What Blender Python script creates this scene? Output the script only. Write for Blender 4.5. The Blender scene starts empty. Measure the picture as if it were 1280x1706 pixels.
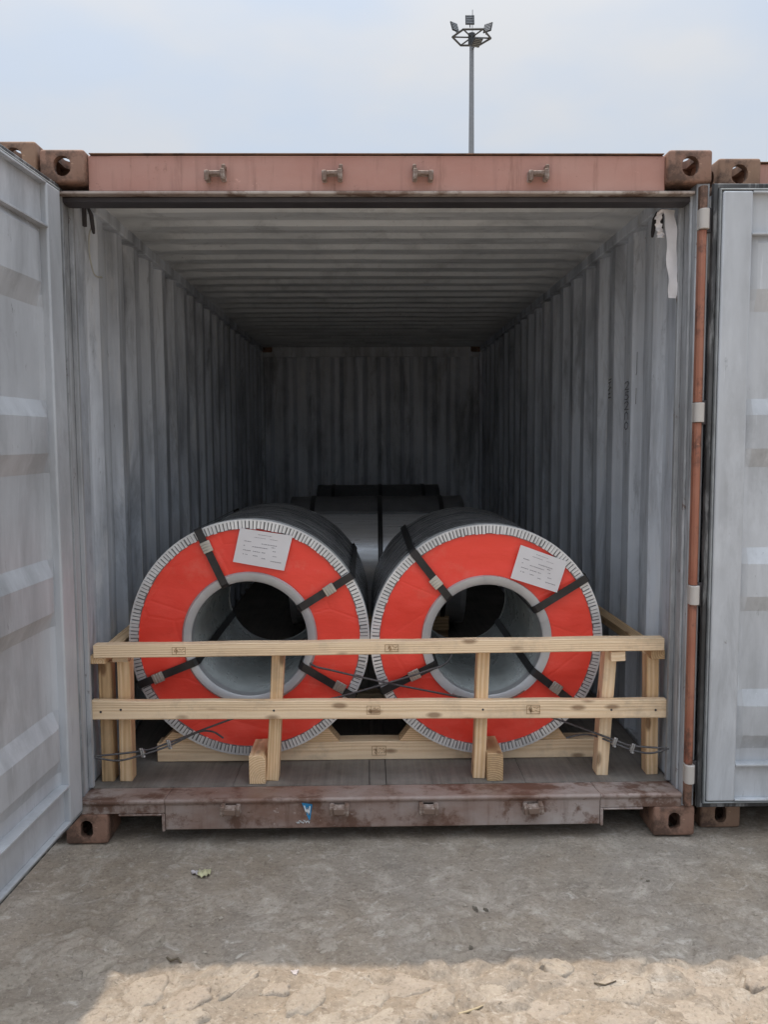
import bpy, bmesh, math, random
from mathutils import Vector, Matrix, noise as mnoise

random.seed(7)
scene = bpy.context.scene
C = scene.collection
PI = math.pi

# ------------------------------------------------------------------ camera
cam_d = bpy.data.cameras.new('camera')
cam = bpy.data.objects.new('camera', cam_d)
C.objects.link(cam)
cam_d.sensor_fit = 'HORIZONTAL'
cam_d.sensor_width = 36.0
cam_d.lens = 36.0 * 1400.1 / 1280.0
cam_d.clip_start = 0.05
cam_d.clip_end = 3000
_y, _p, _r = -0.01835, -0.08603, 0.005576
Rm = Matrix.Rotation(_y, 3, 'Z') @ Matrix.Rotation(_p, 3, 'X') @ Matrix.Rotation(_r, 3, 'Y')
Mb = Matrix(((1, 0, 0), (0, 0, -1), (0, 1, 0)))
cam.matrix_world = Matrix.Translation((-0.0445, -3.1365, 1.5466)) @ (Rm @ Mb).to_4x4()
scene.camera = cam

# ------------------------------------------------------------------ world and sun
SUN_TO = Vector((-0.138, 0.303, 1.0)).normalized()
elev = math.asin(SUN_TO.z)
azim = math.atan2(SUN_TO.x, SUN_TO.y)
world = bpy.data.worlds.new('World')
scene.world = world
world.use_nodes = True
wt = world.node_tree
wt.nodes.clear()
wo = wt.nodes.new('ShaderNodeOutputWorld')
wb = wt.nodes.new('ShaderNodeBackground')
wb.inputs['Strength'].default_value = 0.12
sky = wt.nodes.new('ShaderNodeTexSky')
sky.sky_type = 'NISHITA'
sky.sun_disc = False
sky.sun_elevation = elev
sky.sun_rotation = azim
sky.air_density = 1.0
sky.dust_density = 3.0
sky.ozone_density = 1.0
wtc = wt.nodes.new('ShaderNodeTexCoord')
wmap = wt.nodes.new('ShaderNodeMapping')
wmap.inputs['Scale'].default_value = (1.0, 1.0, 2.2)
wmap.inputs['Location'].default_value = (0.10, 0.1, 0.35)
wn = wt.nodes.new('ShaderNodeTexNoise')
wn.inputs['Scale'].default_value = 3.6
wn.inputs['Detail'].default_value = 4.0
wn.inputs['Roughness'].default_value = 0.45
wr = wt.nodes.new('ShaderNodeMapRange')
wr.inputs['From Min'].default_value = 0.36
wr.inputs['From Max'].default_value = 0.66
wr.inputs['To Min'].default_value = 0.80
wr.inputs['To Max'].default_value = 1.0
wm = wt.nodes.new('ShaderNodeMix')
wm.data_type = 'RGBA'
wm.inputs['B'].default_value = (5.15, 5.5, 6.0, 1)
wt.links.new(wtc.outputs['Generated'], wmap.inputs['Vector'])
wt.links.new(wmap.outputs['Vector'], wn.inputs['Vector'])
wt.links.new(wn.outputs['Fac'], wr.inputs['Value'])
wt.links.new(wr.outputs['Result'], wm.inputs['Factor'])
wsep = wt.nodes.new('ShaderNodeSeparateXYZ')                     # clouds boosted towards the zenith, above the view, to add ambient light
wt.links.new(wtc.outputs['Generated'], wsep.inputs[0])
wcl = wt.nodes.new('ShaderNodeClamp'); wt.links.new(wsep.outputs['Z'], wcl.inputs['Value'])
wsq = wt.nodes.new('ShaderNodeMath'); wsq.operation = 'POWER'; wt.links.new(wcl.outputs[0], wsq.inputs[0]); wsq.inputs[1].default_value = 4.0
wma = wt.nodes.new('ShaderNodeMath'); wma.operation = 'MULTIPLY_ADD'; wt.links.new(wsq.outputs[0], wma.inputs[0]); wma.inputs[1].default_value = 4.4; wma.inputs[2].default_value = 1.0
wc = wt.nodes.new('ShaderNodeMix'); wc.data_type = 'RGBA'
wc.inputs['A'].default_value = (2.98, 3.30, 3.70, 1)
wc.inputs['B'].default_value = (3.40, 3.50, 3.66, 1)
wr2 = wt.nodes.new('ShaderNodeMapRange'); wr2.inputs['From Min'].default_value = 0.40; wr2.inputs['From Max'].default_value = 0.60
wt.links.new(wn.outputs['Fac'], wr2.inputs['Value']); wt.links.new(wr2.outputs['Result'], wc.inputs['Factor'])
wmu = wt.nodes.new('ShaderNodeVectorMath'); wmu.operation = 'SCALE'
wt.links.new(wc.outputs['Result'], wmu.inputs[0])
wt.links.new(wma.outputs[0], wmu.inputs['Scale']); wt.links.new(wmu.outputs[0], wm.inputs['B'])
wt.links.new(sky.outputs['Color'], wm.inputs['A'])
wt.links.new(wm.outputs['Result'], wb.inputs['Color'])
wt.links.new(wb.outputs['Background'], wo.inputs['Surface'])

sun_d = bpy.data.lights.new('sun', 'SUN')
sun_d.energy = 2.0
sun_d.angle = math.radians(0.7)
sun_d.color = (1.0, 0.84, 0.65)
sun = bpy.data.objects.new('sun', sun_d)
C.objects.link(sun)
sun.rotation_euler = (-SUN_TO).to_track_quat('-Z', 'Y').to_euler()
sun.location = (0, 0, 12)

scene.view_settings.view_transform = 'Standard'
scene.view_settings.look = 'None'
scene.view_settings.gamma = 1.0
scene.view_settings.exposure = 0.70
scene.view_settings.use_curve_mapping = False
scene.render.engine = 'CYCLES'
scene.cycles.max_bounces = 8
scene.cycles.diffuse_bounces = 5
scene.cycles.glossy_bounces = 4
scene.cycles.use_denoising = True
try:
    scene.cycles.denoiser = 'OPENIMAGEDENOISE'
except Exception:
    pass

# ------------------------------------------------------------------ material helpers
class NT:
    def __init__(self, name):
        self.m = bpy.data.materials.new(name)
        self.m.use_nodes = True
        self.t = self.m.node_tree
        self.b = self.t.nodes['Principled BSDF']
        self.tc = self.t.nodes.new('ShaderNodeTexCoord')
        self.co = self.tc.outputs['Object']
        self.oi = None
    def n(self, t): return self.t.nodes.new(t)
    def l(self, a, b): self.t.links.new(a, b)
    def put(self, sock, v):
        if hasattr(v, 'is_output'): self.l(v, sock)
        elif isinstance(v, (tuple, list)) and len(v) == 3 and sock.type == 'RGBA': sock.default_value = (*v, 1)
        else: sock.default_value = v
    def rnd(self):
        if not self.oi: self.oi = self.n('ShaderNodeObjectInfo')
        return self.oi.outputs['Random']
    def shift(self, k=37.0):
        a = self.n('ShaderNodeVectorMath'); a.operation = 'SCALE'
        c = self.n('ShaderNodeCombineXYZ')
        self.l(self.rnd(), c.inputs[0]); self.l(self.rnd(), c.inputs[1]); self.l(self.rnd(), c.inputs[2])
        self.l(c.outputs[0], a.inputs[0]); a.inputs['Scale'].default_value = k
        b = self.n('ShaderNodeVectorMath'); b.operation = 'ADD'
        self.l(self.co, b.inputs[0]); self.l(a.outputs[0], b.inputs[1])
        return b.outputs[0]
    def map(self, scale=(1, 1, 1), loc=(0, 0, 0), rot=(0, 0, 0), vec=None):
        m = self.n('ShaderNodeMapping')
        self.l(vec or self.co, m.inputs['Vector'])
        m.inputs['Scale'].default_value = scale; m.inputs['Location'].default_value = loc; m.inputs['Rotation'].default_value = rot
        return m.outputs[0]
    def noise(self, scale, detail=4, rough=.55, vec=None, dist=0.0):
        x = self.n('ShaderNodeTexNoise')
        self.l(vec or self.co, x.inputs['Vector'])
        x.inputs['Scale'].default_value = scale; x.inputs['Detail'].default_value = detail
        x.inputs['Roughness'].default_value = rough; x.inputs['Distortion'].default_value = dist
        return x.outputs['Fac']
    def vor(self, scale, feature='F1', vec=None, rand=1.0):
        x = self.n('ShaderNodeTexVoronoi'); x.feature = feature
        self.l(vec or self.co, x.inputs['Vector'])
        x.inputs['Scale'].default_value = scale; x.inputs['Randomness'].default_value = rand
        return x.outputs['Distance']
    def rng(self, v, a, b, c=0.0, d=1.0):
        x = self.n('ShaderNodeMapRange'); self.l(v, x.inputs['Value'])
        for k, q in zip(('From Min', 'From Max', 'To Min', 'To Max'), (a, b, c, d)): x.inputs[k].default_value = q
        return x.outputs['Result']
    def math(self, op, a, b=0.5):
        x = self.n('ShaderNodeMath'); x.operation = op
        self.put(x.inputs[0], a); self.put(x.inputs[1], b)
        return x.outputs[0]
    def mix(self, f, a, b, mode='MIX'):
        x = self.n('ShaderNodeMix'); x.data_type = 'RGBA'; x.blend_type = mode
        self.put(x.inputs['Factor'], f); self.put(x.inputs['A'], a); self.put(x.inputs['B'], b)
        return x.outputs['Result']
    def bump(self, h, strength=.3, dist=.01, nrm=None):
        x = self.n('ShaderNodeBump'); self.l(h, x.inputs['Height'])
        x.inputs['Strength'].default_value = strength; x.inputs['Distance'].default_value = dist
        if nrm: self.l(nrm, x.inputs['Normal'])
        return x.outputs['Normal']
    def done(self, col=None, rough=None, metal=None, nrm=None, spec=None):
        b = self.b
        if col is not None: self.put(b.inputs['Base Color'], col)
        if rough is not None: self.put(b.inputs['Roughness'], rough)
        if metal is not None: self.put(b.inputs['Metallic'], metal)
        if nrm is not None: self.put(b.inputs['Normal'], nrm)
        if spec is not None: b.inputs['Specular IOR Level'].default_value = spec
        return self.m

M = {}
def painted_grey(name, base, dirt, amount=.5, rough=.5, streak=(9, 9, .7), rust=.62, smudge=.5, scratch=.5):
    k = NT(name)
    st = k.noise(1.0, 6, .6, k.map(streak))
    pa = k.noise(1.7, 5, .6)
    f = k.math('MULTIPLY', k.rng(st, .36, .66), k.rng(pa, .32, .60, .15, 1))
    c = k.mix(k.math('MULTIPLY', f, amount), base, dirt)
    pale = k.noise(3.1, 6, .7, k.map((1.6, 1.6, .55), (3, 1, 4)))
    c = k.mix(k.rng(pale, .55, .72, 0, .5), c, tuple(min(.78, x * 1.25) for x in base))
    sm = k.noise(2.6, 10, .72, k.map((1.3, 1.3, .32), (1, 6, 2)), .5)        # sooty rubbed patches
    c = k.mix(k.rng(sm, .50, .66, 0, smudge), c, tuple(x * .34 for x in dirt))
    sm2 = k.noise(7.5, 9, .75, k.map((1.2, 1.2, .22), (7, 3, 5)), .6)
    c = k.mix(k.rng(sm2, .56, .68, 0, smudge * .9), c, tuple(x * .55 for x in dirt))
    sc = k.noise(1.0, 8, .75, k.map((30, 30, 7)))                      # scuffs
    c = k.mix(k.rng(sc, .64, .70, 0, .8), c, tuple(x * .25 for x in base))
    sr = k.noise(1.0, 5, .6, k.map((95, 95, 2.6), (2, 5, 3)))            # long scratches
    c = k.mix(k.rng(sr, .66, .70, 0, scratch), c, tuple(min(.8, x * 1.3) for x in base))
    ru = k.noise(16, 8, .75, k.map((1, 1, .6), (5, 2, 9)))
    c = k.mix(k.rng(ru, rust, rust + .05, 0, .9), c, (.10, .055, .035))
    h = k.math('ADD', k.math('MULTIPLY', k.noise(5, 3, .5), 1.0), k.math('MULTIPLY', k.noise(90, 4, .7), .06))
    return k.done(c, k.rng(sm, .3, .7, rough - .10, rough + .18), 0.0, k.bump(h, .35, .012))

M['wall'] = painted_grey('interior_grey_paint', (.70, .75, .825), (.235, .255, .29), .82, .38, rust=.67, smudge=.58, scratch=.7)
M['ceil'] = painted_grey('ceiling_grey_paint', (.76, .79, .81), (.40, .42, .44), .7, .5, (1.2, 5, 3), rust=.71, smudge=.30)
M['door'] = painted_grey('door_grey_paint', (.505, .53, .565), (.275, .285, .30), .85, .38, (5, 5, .8), rust=.68, smudge=.26, scratch=.5)
M['post'] = painted_grey('post_grey_paint', (.48, .50, .53), (.17, .17, .17), .9, .48, (14, 14, .8), rust=.62, smudge=.6)

def oxide(name, base, chalk, rusty, chalk_a=.6, rust_t=.60, rough=.62):
    k = NT(name)
    a = k.noise(2.3, 5, .6, k.map((1, 1, 2.0)))
    c = k.mix(k.rng(a, .35, .68, 0, chalk_a), base, chalk)
    st = k.noise(1.0, 5, .65, k.map((26, 26, 2.2)))
    c = k.mix(k.rng(st, .55, .8, 0, .45), c, tuple(x * .5 for x in base))
    r = k.noise(7.5, 8, .72, k.map((1, 1, 1), (2, 7, 1)))
    c = k.mix(k.rng(r, rust_t, rust_t + .10, 0, .9), c, rusty)
    rr_ = k.noise(1.0, 6, .7, k.map((18, 18, 1.6), (3, 3, 3)))           # rust runs
    c = k.mix(k.rng(rr_, .58, .72, 0, .6), c, rusty)
    ch_ = k.noise(22, 9, .8, k.map((.6, 1, 1.4), (1, 8, 2)))
    c = k.mix(k.rng(ch_, .63, .655, 0, .85), c, tuple(x * .7 for x in rusty))
    g = k.noise(30, 6, .75)
    c = k.mix(k.rng(g, .64, .70, 0, .7), c, tuple(min(.75, x * 1.5) for x in chalk))
    h = k.math('ADD', k.math('MULTIPLY', k.noise(6, 3), .7), k.math('MULTIPLY', k.noise(80, 5, .7), .12))
    return k.done(c, rough, 0.0, k.bump(h, .4, .01))
M['header'] = oxide('faded_oxide_paint', (.41, .205, .165), (.46, .27, .225), (.20, .095, .065), .8, .63)
M['casting'] = oxide('rusty_casting', (.215, .108, .072), (.28, .175, .13), (.08, .046, .032), .7, .45, .7)
M['casting_dark'] = oxide('dark_rusty_casting', (.19, .105, .07), (.29, .19, .13), (.075, .045, .034), .8, .48, .75)
M['sill'] = oxide('worn_sill_paint', (.205, .12, .09), (.39, .345, .325), (.115, .056, .036), .9, .49, .55)
M['orange'] = oxide('red_oxide_bar', (.285, .10, .06), (.35, .155, .10), (.11, .05, .035), .8, .52, .5)
M['hinge'] = oxide('hinge_grey', (.46, .43, .40), (.52, .50, .48), (.20, .13, .10), .7, .62, .55)
M['keeper'] = oxide('keeper_paint', (.30, .22, .19), (.50, .46, .42), (.14, .085, .06), .9, .50, .6)
M['outside'] = oxide('outer_wall_paint', (.30, .12, .09), (.34, .17, .13), (.12, .06, .04), .6, .66, .6)

def floorm():
    k = NT('worn_floor_boards')
    g = k.noise(1.0, 6, .65, k.map((55, 2.2, 10), vec=k.shift()))
    d = k.noise(3.2, 6, .65)
    c = k.mix(k.rng(g, .3, .75), (.085, .075, .066), (.20, .175, .15))
    c = k.mix(k.rng(d, .42, .7, 0, .75), c, (.235, .22, .20))
    s = k.noise(1.0, 8, .8, k.map((90, 12, 10)))
    c = k.mix(k.rng(s, .66, .7, 0, .6), c, (.42, .40, .37))
    return k.done(c, .75, 0, k.bump(g, .4, .004))
M['floor'] = floorm()

def wood(name, light, dark, knot=.5, dirt=.0):
    k = NT(name)
    v = k.shift(23.0)
    off = k.n('ShaderNodeVectorMath'); off.operation = 'ADD'
    k.l(k.co, off.inputs[0])
    cc = k.n('ShaderNodeCombineXYZ')
    k.l(k.rng(k.rnd(), 0, 1, -.012, .03), cc.inputs[1]); k.l(k.rng(k.rnd(), 0, 1, .03, -.015), cc.inputs[2])
    k.l(cc.outputs[0], off.inputs[1])
    w = k.n('ShaderNodeTexWave'); w.wave_type = 'RINGS'; w.rings_direction = 'X'; w.wave_profile = 'SIN'
    k.l(k.map((.10, 1, 1), vec=off.outputs[0]), w.inputs['Vector'])
    w.inputs['Scale'].default_value = 34; w.inputs['Distortion'].default_value = 3.2
    w.inputs['Detail'].default_value = 3; w.inputs['Detail Scale'].default_value = .45
    fib = k.noise(1.0, 6, .7, k.map((5, 130, 130), vec=v))
    big = k.noise(1.0, 4, .6, k.map((2.6, 16, 16), vec=v))
    f = k.math('ADD', k.math('MULTIPLY', w.outputs['Fac'], .42), k.math('MULTIPLY', fib, .5))
    c = k.mix(k.rng(f, .22, .80), dark, light)
    c = k.mix(k.rng(big, .5, .74, 0, .5), c, tuple(x * .72 for x in dark))
    kn = k.vor(1.0, 'F1', k.map((5.0, 13, 13), vec=v))
    c = k.mix(k.rng(kn, .10, .20, knot, 0), c, (.16, .075, .03))
    dn = k.noise(6, 6, .7, v)
    c = k.mix(k.rng(dn, .52, .72, 0, .38 + dirt), c, (.26, .21, .155))
    return k.done(c, .62, 0, k.bump(k.math('ADD', f, k.math('MULTIPLY', k.noise(1.0, 4, .7, k.map((60, 14, 14), vec=v)), .5)), .55, .003))
M['wood'] = wood('pine_timber', (.88, .66, .43), (.64, .42, .225), .8)
M['wood_pale'] = wood('pale_pine_timber', (.92, .73, .51), (.76, .55, .345), .7)
M['wood_old'] = wood('aged_pine_timber', (.64, .45, .26), (.38, .24, .12), .8, .3)

def redm():
    k = NT('orange_red_sheet')
    v = k.shift(11.0)
    a = k.noise(2.0, 4, .5, v)
    c = k.mix(k.rng(a, .3, .7), (.87, .056, .034), (.91, .072, .045))
    ds = k.noise(5, 7, .75, k.map((1, 1, 1), (4, 4, 1), vec=v))
    c = k.mix(k.rng(ds, .55, .75, 0, .4), c, (.80, .24, .18))
    cr = k.vor(2.6, 'DISTANCE_TO_EDGE', k.map((1, .2, 1.7), (0, 0, 0), (0, .35, 0), vec=v))
    h = k.math('ADD', k.rng(cr, 0, .03, 0, .22), k.math('MULTIPLY', k.noise(7, 4, .6, k.map((1, 1, 2.4), vec=v)), .9))
    h = k.math('ADD', h, k.math('MULTIPLY', k.noise(26, 3, .6, k.map((1, 1, 3.), vec=v)), .12))
    return k.done(c, k.rng(ds, .3, .7, .30, .5), 0, k.bump(h, .42, .009), .5)
M['red'] = redm()

def metal(name, col, rough, wr=0.0, wscale=(1, 1, 1), bump=.15, metal_=1.0, dark=.6):
    k = NT(name)
    v = k.shift(9.0)
    a = k.noise(6, 5, .6, k.map(wscale, vec=v))
    c = k.mix(k.rng(a, .3, .75), tuple(x * dark for x in col), col)
    return k.done(c, k.rng(a, .3, .7, rough + .08, rough - .05), metal_, k.bump(k.noise(14, 4, .6, k.map(wscale, vec=v)), bump, .006))
M['galv'] = metal('galvanised_strip', (.88, .90, .92), .42, metal_=.45)
M['galv_dark'] = metal('crimp_gap', (.26, .265, .27), .6, metal_=.3)
M['ring'] = metal('zinc_edge_ring', (.55, .57, .59), .45, metal_=.45, dark=.8)
M['buckle'] = metal('strap_seal', (.62, .62, .58), .35, metal_=.9)
M['steel'] = metal('cold_rolled_steel', (.72, .74, .77), .30, wscale=(.4, 9, 9), bump=.05, metal_=.6, dark=.75)
M['bore'] = metal('bore_lining', (.70, .76, .76), .28, wscale=(1.6, 1.0, 1.6), bump=.15, metal_=.2, dark=.6)
M['rope'] = metal('wire_rope_steel', (.15, .145, .15), .5, wscale=(12, 12, 12), bump=.6, metal_=.6)
M['clip'] = metal('zinc_clip', (.62, .63, .64), .35, metal_=.9)
M['mast'] = metal('mast_steel', (.235, .25, .27), .5, metal_=.3, dark=.85)
M['lamp'] = metal('floodlight_housing', (.05, .055, .06), .45, metal_=.3)

def film():
    k = NT('black_stretch_film')
    v = k.shift(5.0)
    a = k.noise(1.0, 7, .65, k.map((3.5, 30, 3.5), vec=v), 1.5)
    b = k.noise(11, 5, .6, v, 2.0)
    h = k.math('ADD', a, k.math('MULTIPLY', b, .4))
    s = k.noise(1.0, 9, .8, k.map((30, 60, 30), vec=v))
    c = k.mix(k.rng(a, .42, .66), (.06, .062, .067), (.28, .285, .295))  # grey sheen of the wrinkles painted into the film colour
    c = k.mix(k.rng(s, .58, .68, 0, .5), c, (.36, .36, .37))
    return k.done(c, k.rng(a, .35, .7, .16, .40), 0, k.bump(h, 1.0, .022), .8)
M['film'] = film()
M['film_dull'] = metal('dull_grey_wrap', (.14, .143, .15), .45, bump=.6, metal_=0.0)
def plain(name, col, rough, metal_=0.0, var=.25, sc=8, bump=.1):
    k = NT(name)
    a = k.noise(sc, 5, .6)
    c = k.mix(k.rng(a, .3, .7), tuple(x * (1 - var) for x in col), tuple(min(.9, x * (1 + var * .5)) for x in col))
    return k.done(c, rough, metal_, k.bump(a, bump, .004))
M['strap'] = plain('black_steel_strap', (.030, .030, .032), .36, .3, .4, 20)
M['rubber'] = plain('black_rubber_seal', (.022, .023, .025), .45, 0, .7, 12, .3)
def sealm():
    k = NT('worn_door_seal')
    a = k.noise(1.0, 8, .75, k.map((20, 20, 3)))
    b = k.noise(2.0, 4, .6)
    c = k.mix(k.rng(a, .50, .60), (.025, .026, .028), (.20, .205, .21))
    c = k.mix(k.rng(b, .45, .6, 0, .5), c, (.13, .135, .14))
    return k.done(c, .5, 0, k.bump(a, .3, .004))
M['seal'] = sealm()
M['rubber_grey'] = plain('dusty_rubber_seal', (.30, .32, .33), .5, 0, .4, 9, .3)
M['paper'] = plain('white_paper', (.70, .69, .71), .6, 0, .06, 6)
M['ink'] = plain('faint_print', (.24, .23, .26), .7)
M['stamp'] = plain('burnt_stamp', (.33, .20, .10), .8)
M['marker'] = plain('dark_marker', (.10, .10, .12), .8)
M['chalk'] = plain('chalk_mark', (.55, .57, .56), .9)
M['fabric'] = plain('white_strip', (.86, .84, .86), .7, 0, .08, 14, .4)
M['string'] = plain('pale_string', (.50, .49, .44), .8)
M['dark'] = plain('dark_iron', (.055, .05, .055), .6)
M['blue'] = plain('blue_sticker', (.02, .23, .48), .45, 0, .3, 30)
M['white'] = plain('white_sticker', (.70, .74, .76), .5, 0, .1, 30)
M['glass'] = plain('lamp_glass', (.16, .17, .17), .2)
M['litter'] = plain('yellowish_paper', (.50, .48, .30), .7, 0, .35, 30, .5)
M['litter_grey'] = plain('greyish_paper', (.50, .46, .47), .7, 0, .25, 30, .5)
M['twig'] = plain('dry_twig', (.12, .095, .065), .85)
M['clod'] = plain('dry_clod', (.175, .15, .12), .9, 0, .6, 120, .8)
M['straw'] = plain('pale_splinter', (.46, .38, .25), .85)

def groundm(name, stone=False):
    k = NT(name)
    if stone: co = k.shift(31.0)
    else: co = k.co
    a = k.noise(1.5, 6, .6, co)
    b = k.noise(6.5, 7, .65, co)
    f = k.noise(75, 6, .75, co)
    if stone:
        c = k.mix(k.rng(b, .3, .7), (.285, .245, .20), (.42, .37, .31))
        c = k.mix(k.rng(k.rnd(), .35, 1, 0, .4), c, (.36, .30, .25))
    else:
        c = k.mix(k.rng(b, .30, .70), (.225, .186, .146), (.345, .288, .226))
        c = k.mix(k.rng(a, .40, .66, 0, .65), c, (.285, .262, .235))
        pa = k.noise(6.0, 9, .78, k.map((1.0, .9, 1), (4, 2, 0), (0, 0, .6), vec=co), .6)
        c = k.mix(k.rng(pa, .50, .66, 0, .8), c, (.46, .415, .36))
        pb = k.noise(15.0, 8, .75, k.map((.8, 1.3, 1), (14, 7, 0), (0, 0, -.4), vec=co), 1.0)
        c = k.mix(k.rng(pb, .56, .66, 0, .7), c, (.50, .46, .41))
        dk = k.noise(4.3, 6, .7, k.map((1, 1.6, 1), (8, 2, 3), vec=co))
        c = k.mix(k.rng(dk, .56, .76, 0, .55), c, (.135, .115, .096))
    c = k.mix(k.rng(f, .30, .47, .75, 0), c, (.12, .096, .07))
    c = k.mix(k.rng(f, .56, .68, 0, .6), c, (.50, .45, .37))
    h = k.math('ADD', k.math('MULTIPLY', b, .8), k.math('MULTIPLY', f, .30))
    h = k.math('ADD', h, k.math('MULTIPLY', k.noise(22, 5, .7, co), .45))
    return k.done(c, .9, 0, k.bump(h, .9, .016), .25)
M['ground'] = groundm('dusty_ground')
M['stone'] = groundm('dusty_stone', True)

# ------------------------------------------------------------------ mesh helpers
class MB:
    def __init__(self): self.v = []; self.f = []
    def add(self, vs, fs, mx=None):
        o = len(self.v)
        for p in vs:
            p = Vector(p)
            self.v.append(mx @ p if mx else p)
        self.f += [[i + o for i in q] for q in fs]
        return self
    def box(self, x0, x1, y0, y1, z0, z1, mx=None):
        vs = [(x0, y0, z0), (x1, y0, z0), (x1, y1, z0), (x0, y1, z0), (x0, y0, z1), (x1, y0, z1), (x1, y1, z1), (x0, y1, z1)]
        return self.add(vs, [(0, 3, 2, 1), (4, 5, 6, 7), (0, 1, 5, 4), (1, 2, 6, 5), (2, 3, 7, 6), (3, 0, 4, 7)], mx)
    def prism(self, pts, a0, a1, axis='X', mx=None):
        # polygon pts (p,q) extruded along axis; p,q are the two other axes in order
        n = len(pts); vs = []
        for a in (a0, a1):
            for p, q in pts:
                vs.append({'X': (a, p, q), 'Y': (p, a, q), 'Z': (p, q, a)}[axis])
        fs = [tuple(range(n)), tuple(range(2 * n - 1, n - 1, -1))] + [(i, i + n, (i + 1) % n + n, (i + 1) % n) for i in range(n)]
        return self.add(vs, fs, mx)
    def tube(self, pts, r, n=10, cap=True):
        pts = [Vector(p) for p in pts]; rings = []
        up = Vector((0, 0, 1)); prev = None
        for i, p in enumerate(pts):
            t = (pts[min(i + 1, len(pts) - 1)] - pts[max(i - 1, 0)]).normalized()
            if prev is None:
                a = t.cross(up)
                if a.length < .1: a = t.cross(Vector((1, 0, 0)))
                a.normalize()
            else:
                a = prev - t * prev.dot(t); a.normalize()
            prev = a; b = t.cross(a)
            rr = r[i] if isinstance(r, (list, tuple)) else r
            rings.append([p + (a * math.cos(2 * PI * k / n) + b * math.sin(2 * PI * k / n)) * rr for k in range(n)])
        vs = [q for R_ in rings for q in R_]; fs = []
        for i in range(len(rings) - 1):
            for k in range(n):
                fs.append((i * n + k, i * n + (k + 1) % n, (i + 1) * n + (k + 1) % n, (i + 1) * n + k))
        if cap: fs += [tuple(range(n - 1, -1, -1)), tuple(range(len(vs) - n, len(vs)))]
        return self.add(vs, fs)
    def sheet(self, rows):
        n = len(rows[0]); vs = [p for r in rows for p in r]
        fs = [(i * n + k, i * n + k + 1, (i + 1) * n + k + 1, (i + 1) * n + k) for i in range(len(rows) - 1) for k in range(n - 1)]
        return self.add(vs, fs)
    def build(self, name, mat, parent=None, bevel=0.0, smooth=35, seg=2, solid=0.0, mx=None, fix=True):
        me = bpy.data.meshes.new(name)
        me.from_pydata([tuple(v) for v in self.v], [], self.f)
        me.update()
        if fix:
            bm = bmesh.new(); bm.from_mesh(me)
            bmesh.ops.recalc_face_normals(bm, faces=bm.faces)
            bm.to_mesh(me); bm.free()
        return link(name, me, mat, parent, bevel, smooth, seg, solid, mx)

def link(name, me, mat, parent=None, bevel=0.0, smooth=35, seg=2, solid=0.0, mx=None):
    if not me.materials: me.materials.append(M[mat] if isinstance(mat, str) else mat)
    if smooth:
        me.polygons.foreach_set('use_smooth', [True] * len(me.polygons))
        me.set_sharp_from_angle(angle=math.radians(smooth))
    o = bpy.data.objects.new(name, me); C.objects.link(o)
    if parent: o.parent = parent
    if mx is not None: o.matrix_local = mx
    if solid:
        s = o.modifiers.new('thickness', 'SOLIDIFY'); s.thickness = solid; s.offset = 0
    if bevel:
        b = o.modifiers.new('bevel', 'BEVEL'); b.width = bevel; b.segments = seg; b.limit_method = 'ANGLE'; b.angle_limit = math.radians(40)
        b.harden_normals = False
    return o

def empty(name, loc=(0, 0, 0), parent=None):
    o = bpy.data.objects.new(name, None); C.objects.link(o); o.location = loc; o.empty_display_size = .1
    if parent: o.parent = parent
    return o
def tag(o, label, cat, group=None, kind=None):
    if label: o['label'] = label
    if cat: o['category'] = cat
    if group: o['group'] = group
    if kind: o['kind'] = kind
    return o
def T(x, y, z): return Matrix.Translation((x, y, z))
def nz(x, y, z, s=1.0): return mnoise.noise(Vector((x * s, y * s, z * s)))

# ------------------------------------------------------------------ ground
def axis_coords(lo, hi, step, far, grow=1.35):
    a = []; x = lo
    while x <= hi + 1e-6: a.append(x); x += step
    s = step; x = a[-1]
    while x < far: s *= grow; x += s; a.append(x)
    s = step; x = a[0]; pre = []
    while x > -far: s *= grow; x -= s; pre.append(x)
    return pre[::-1] + a
def ground_h(x, y):
    d = max(0.0, max(abs(x) - 1.6, -y - 1.6, y - .5))
    k = max(0.0, 1 - d / 2.0)
    h = .014 * nz(x + 3.1, y, .3, 1.1) + .010 * nz(x, y + 9, 1.7, 3.5) + .006 * nz(x, y, 4.2, 9) + .0035 * nz(x, y, 8.2, 24)
    near = max(0.0, min(1.0, (-y - .25) / .5))
    h = k * (h * (.35 + .65 * near) - .006)
    if k > 0 and -1.9 < y < -.3:                                          # half-buried rubble, patchily filled with sand
        wx = x + .03 * nz(x, y, 2.2, 6) + .012 * nz(x, y, 5.2, 19); wy = y + .03 * nz(x, y, 7.7, 6) + .012 * nz(x, y, 9.1, 19)
        d = mnoise.voronoi(Vector((wx * 9.5, wy * 12.0, .37)))[0]
        e = min(1.0, max(0.0, (d[1] - d[0]) / .40)); e = e * e * (3 - 2 * e)
        fill = min(1.0, max(0.0, .68 + 1.7 * nz(x + 4, y, 3.3, 2.6)))
        h += k * min(1.0, (-y - .3) / .5) * fill * (.017 * e - .010)
        h += k * .0022 * nz(x, y, 6.1, 45)
    return h
gx = axis_coords(-1.2, 1.2, .0072, 700, 1.28)
gy = axis_coords(-1.14, .06, .0072, 700, 1.28)
gm = MB()
gm.sheet([[(x, y, ground_h(x, y)) for x in gx] for y in gy])
ground = gm.build('ground', 'ground', smooth=180, fix=False)
tag(ground, 'dusty packed earth ground with half-buried flat stones', 'ground', kind='structure')

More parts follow.
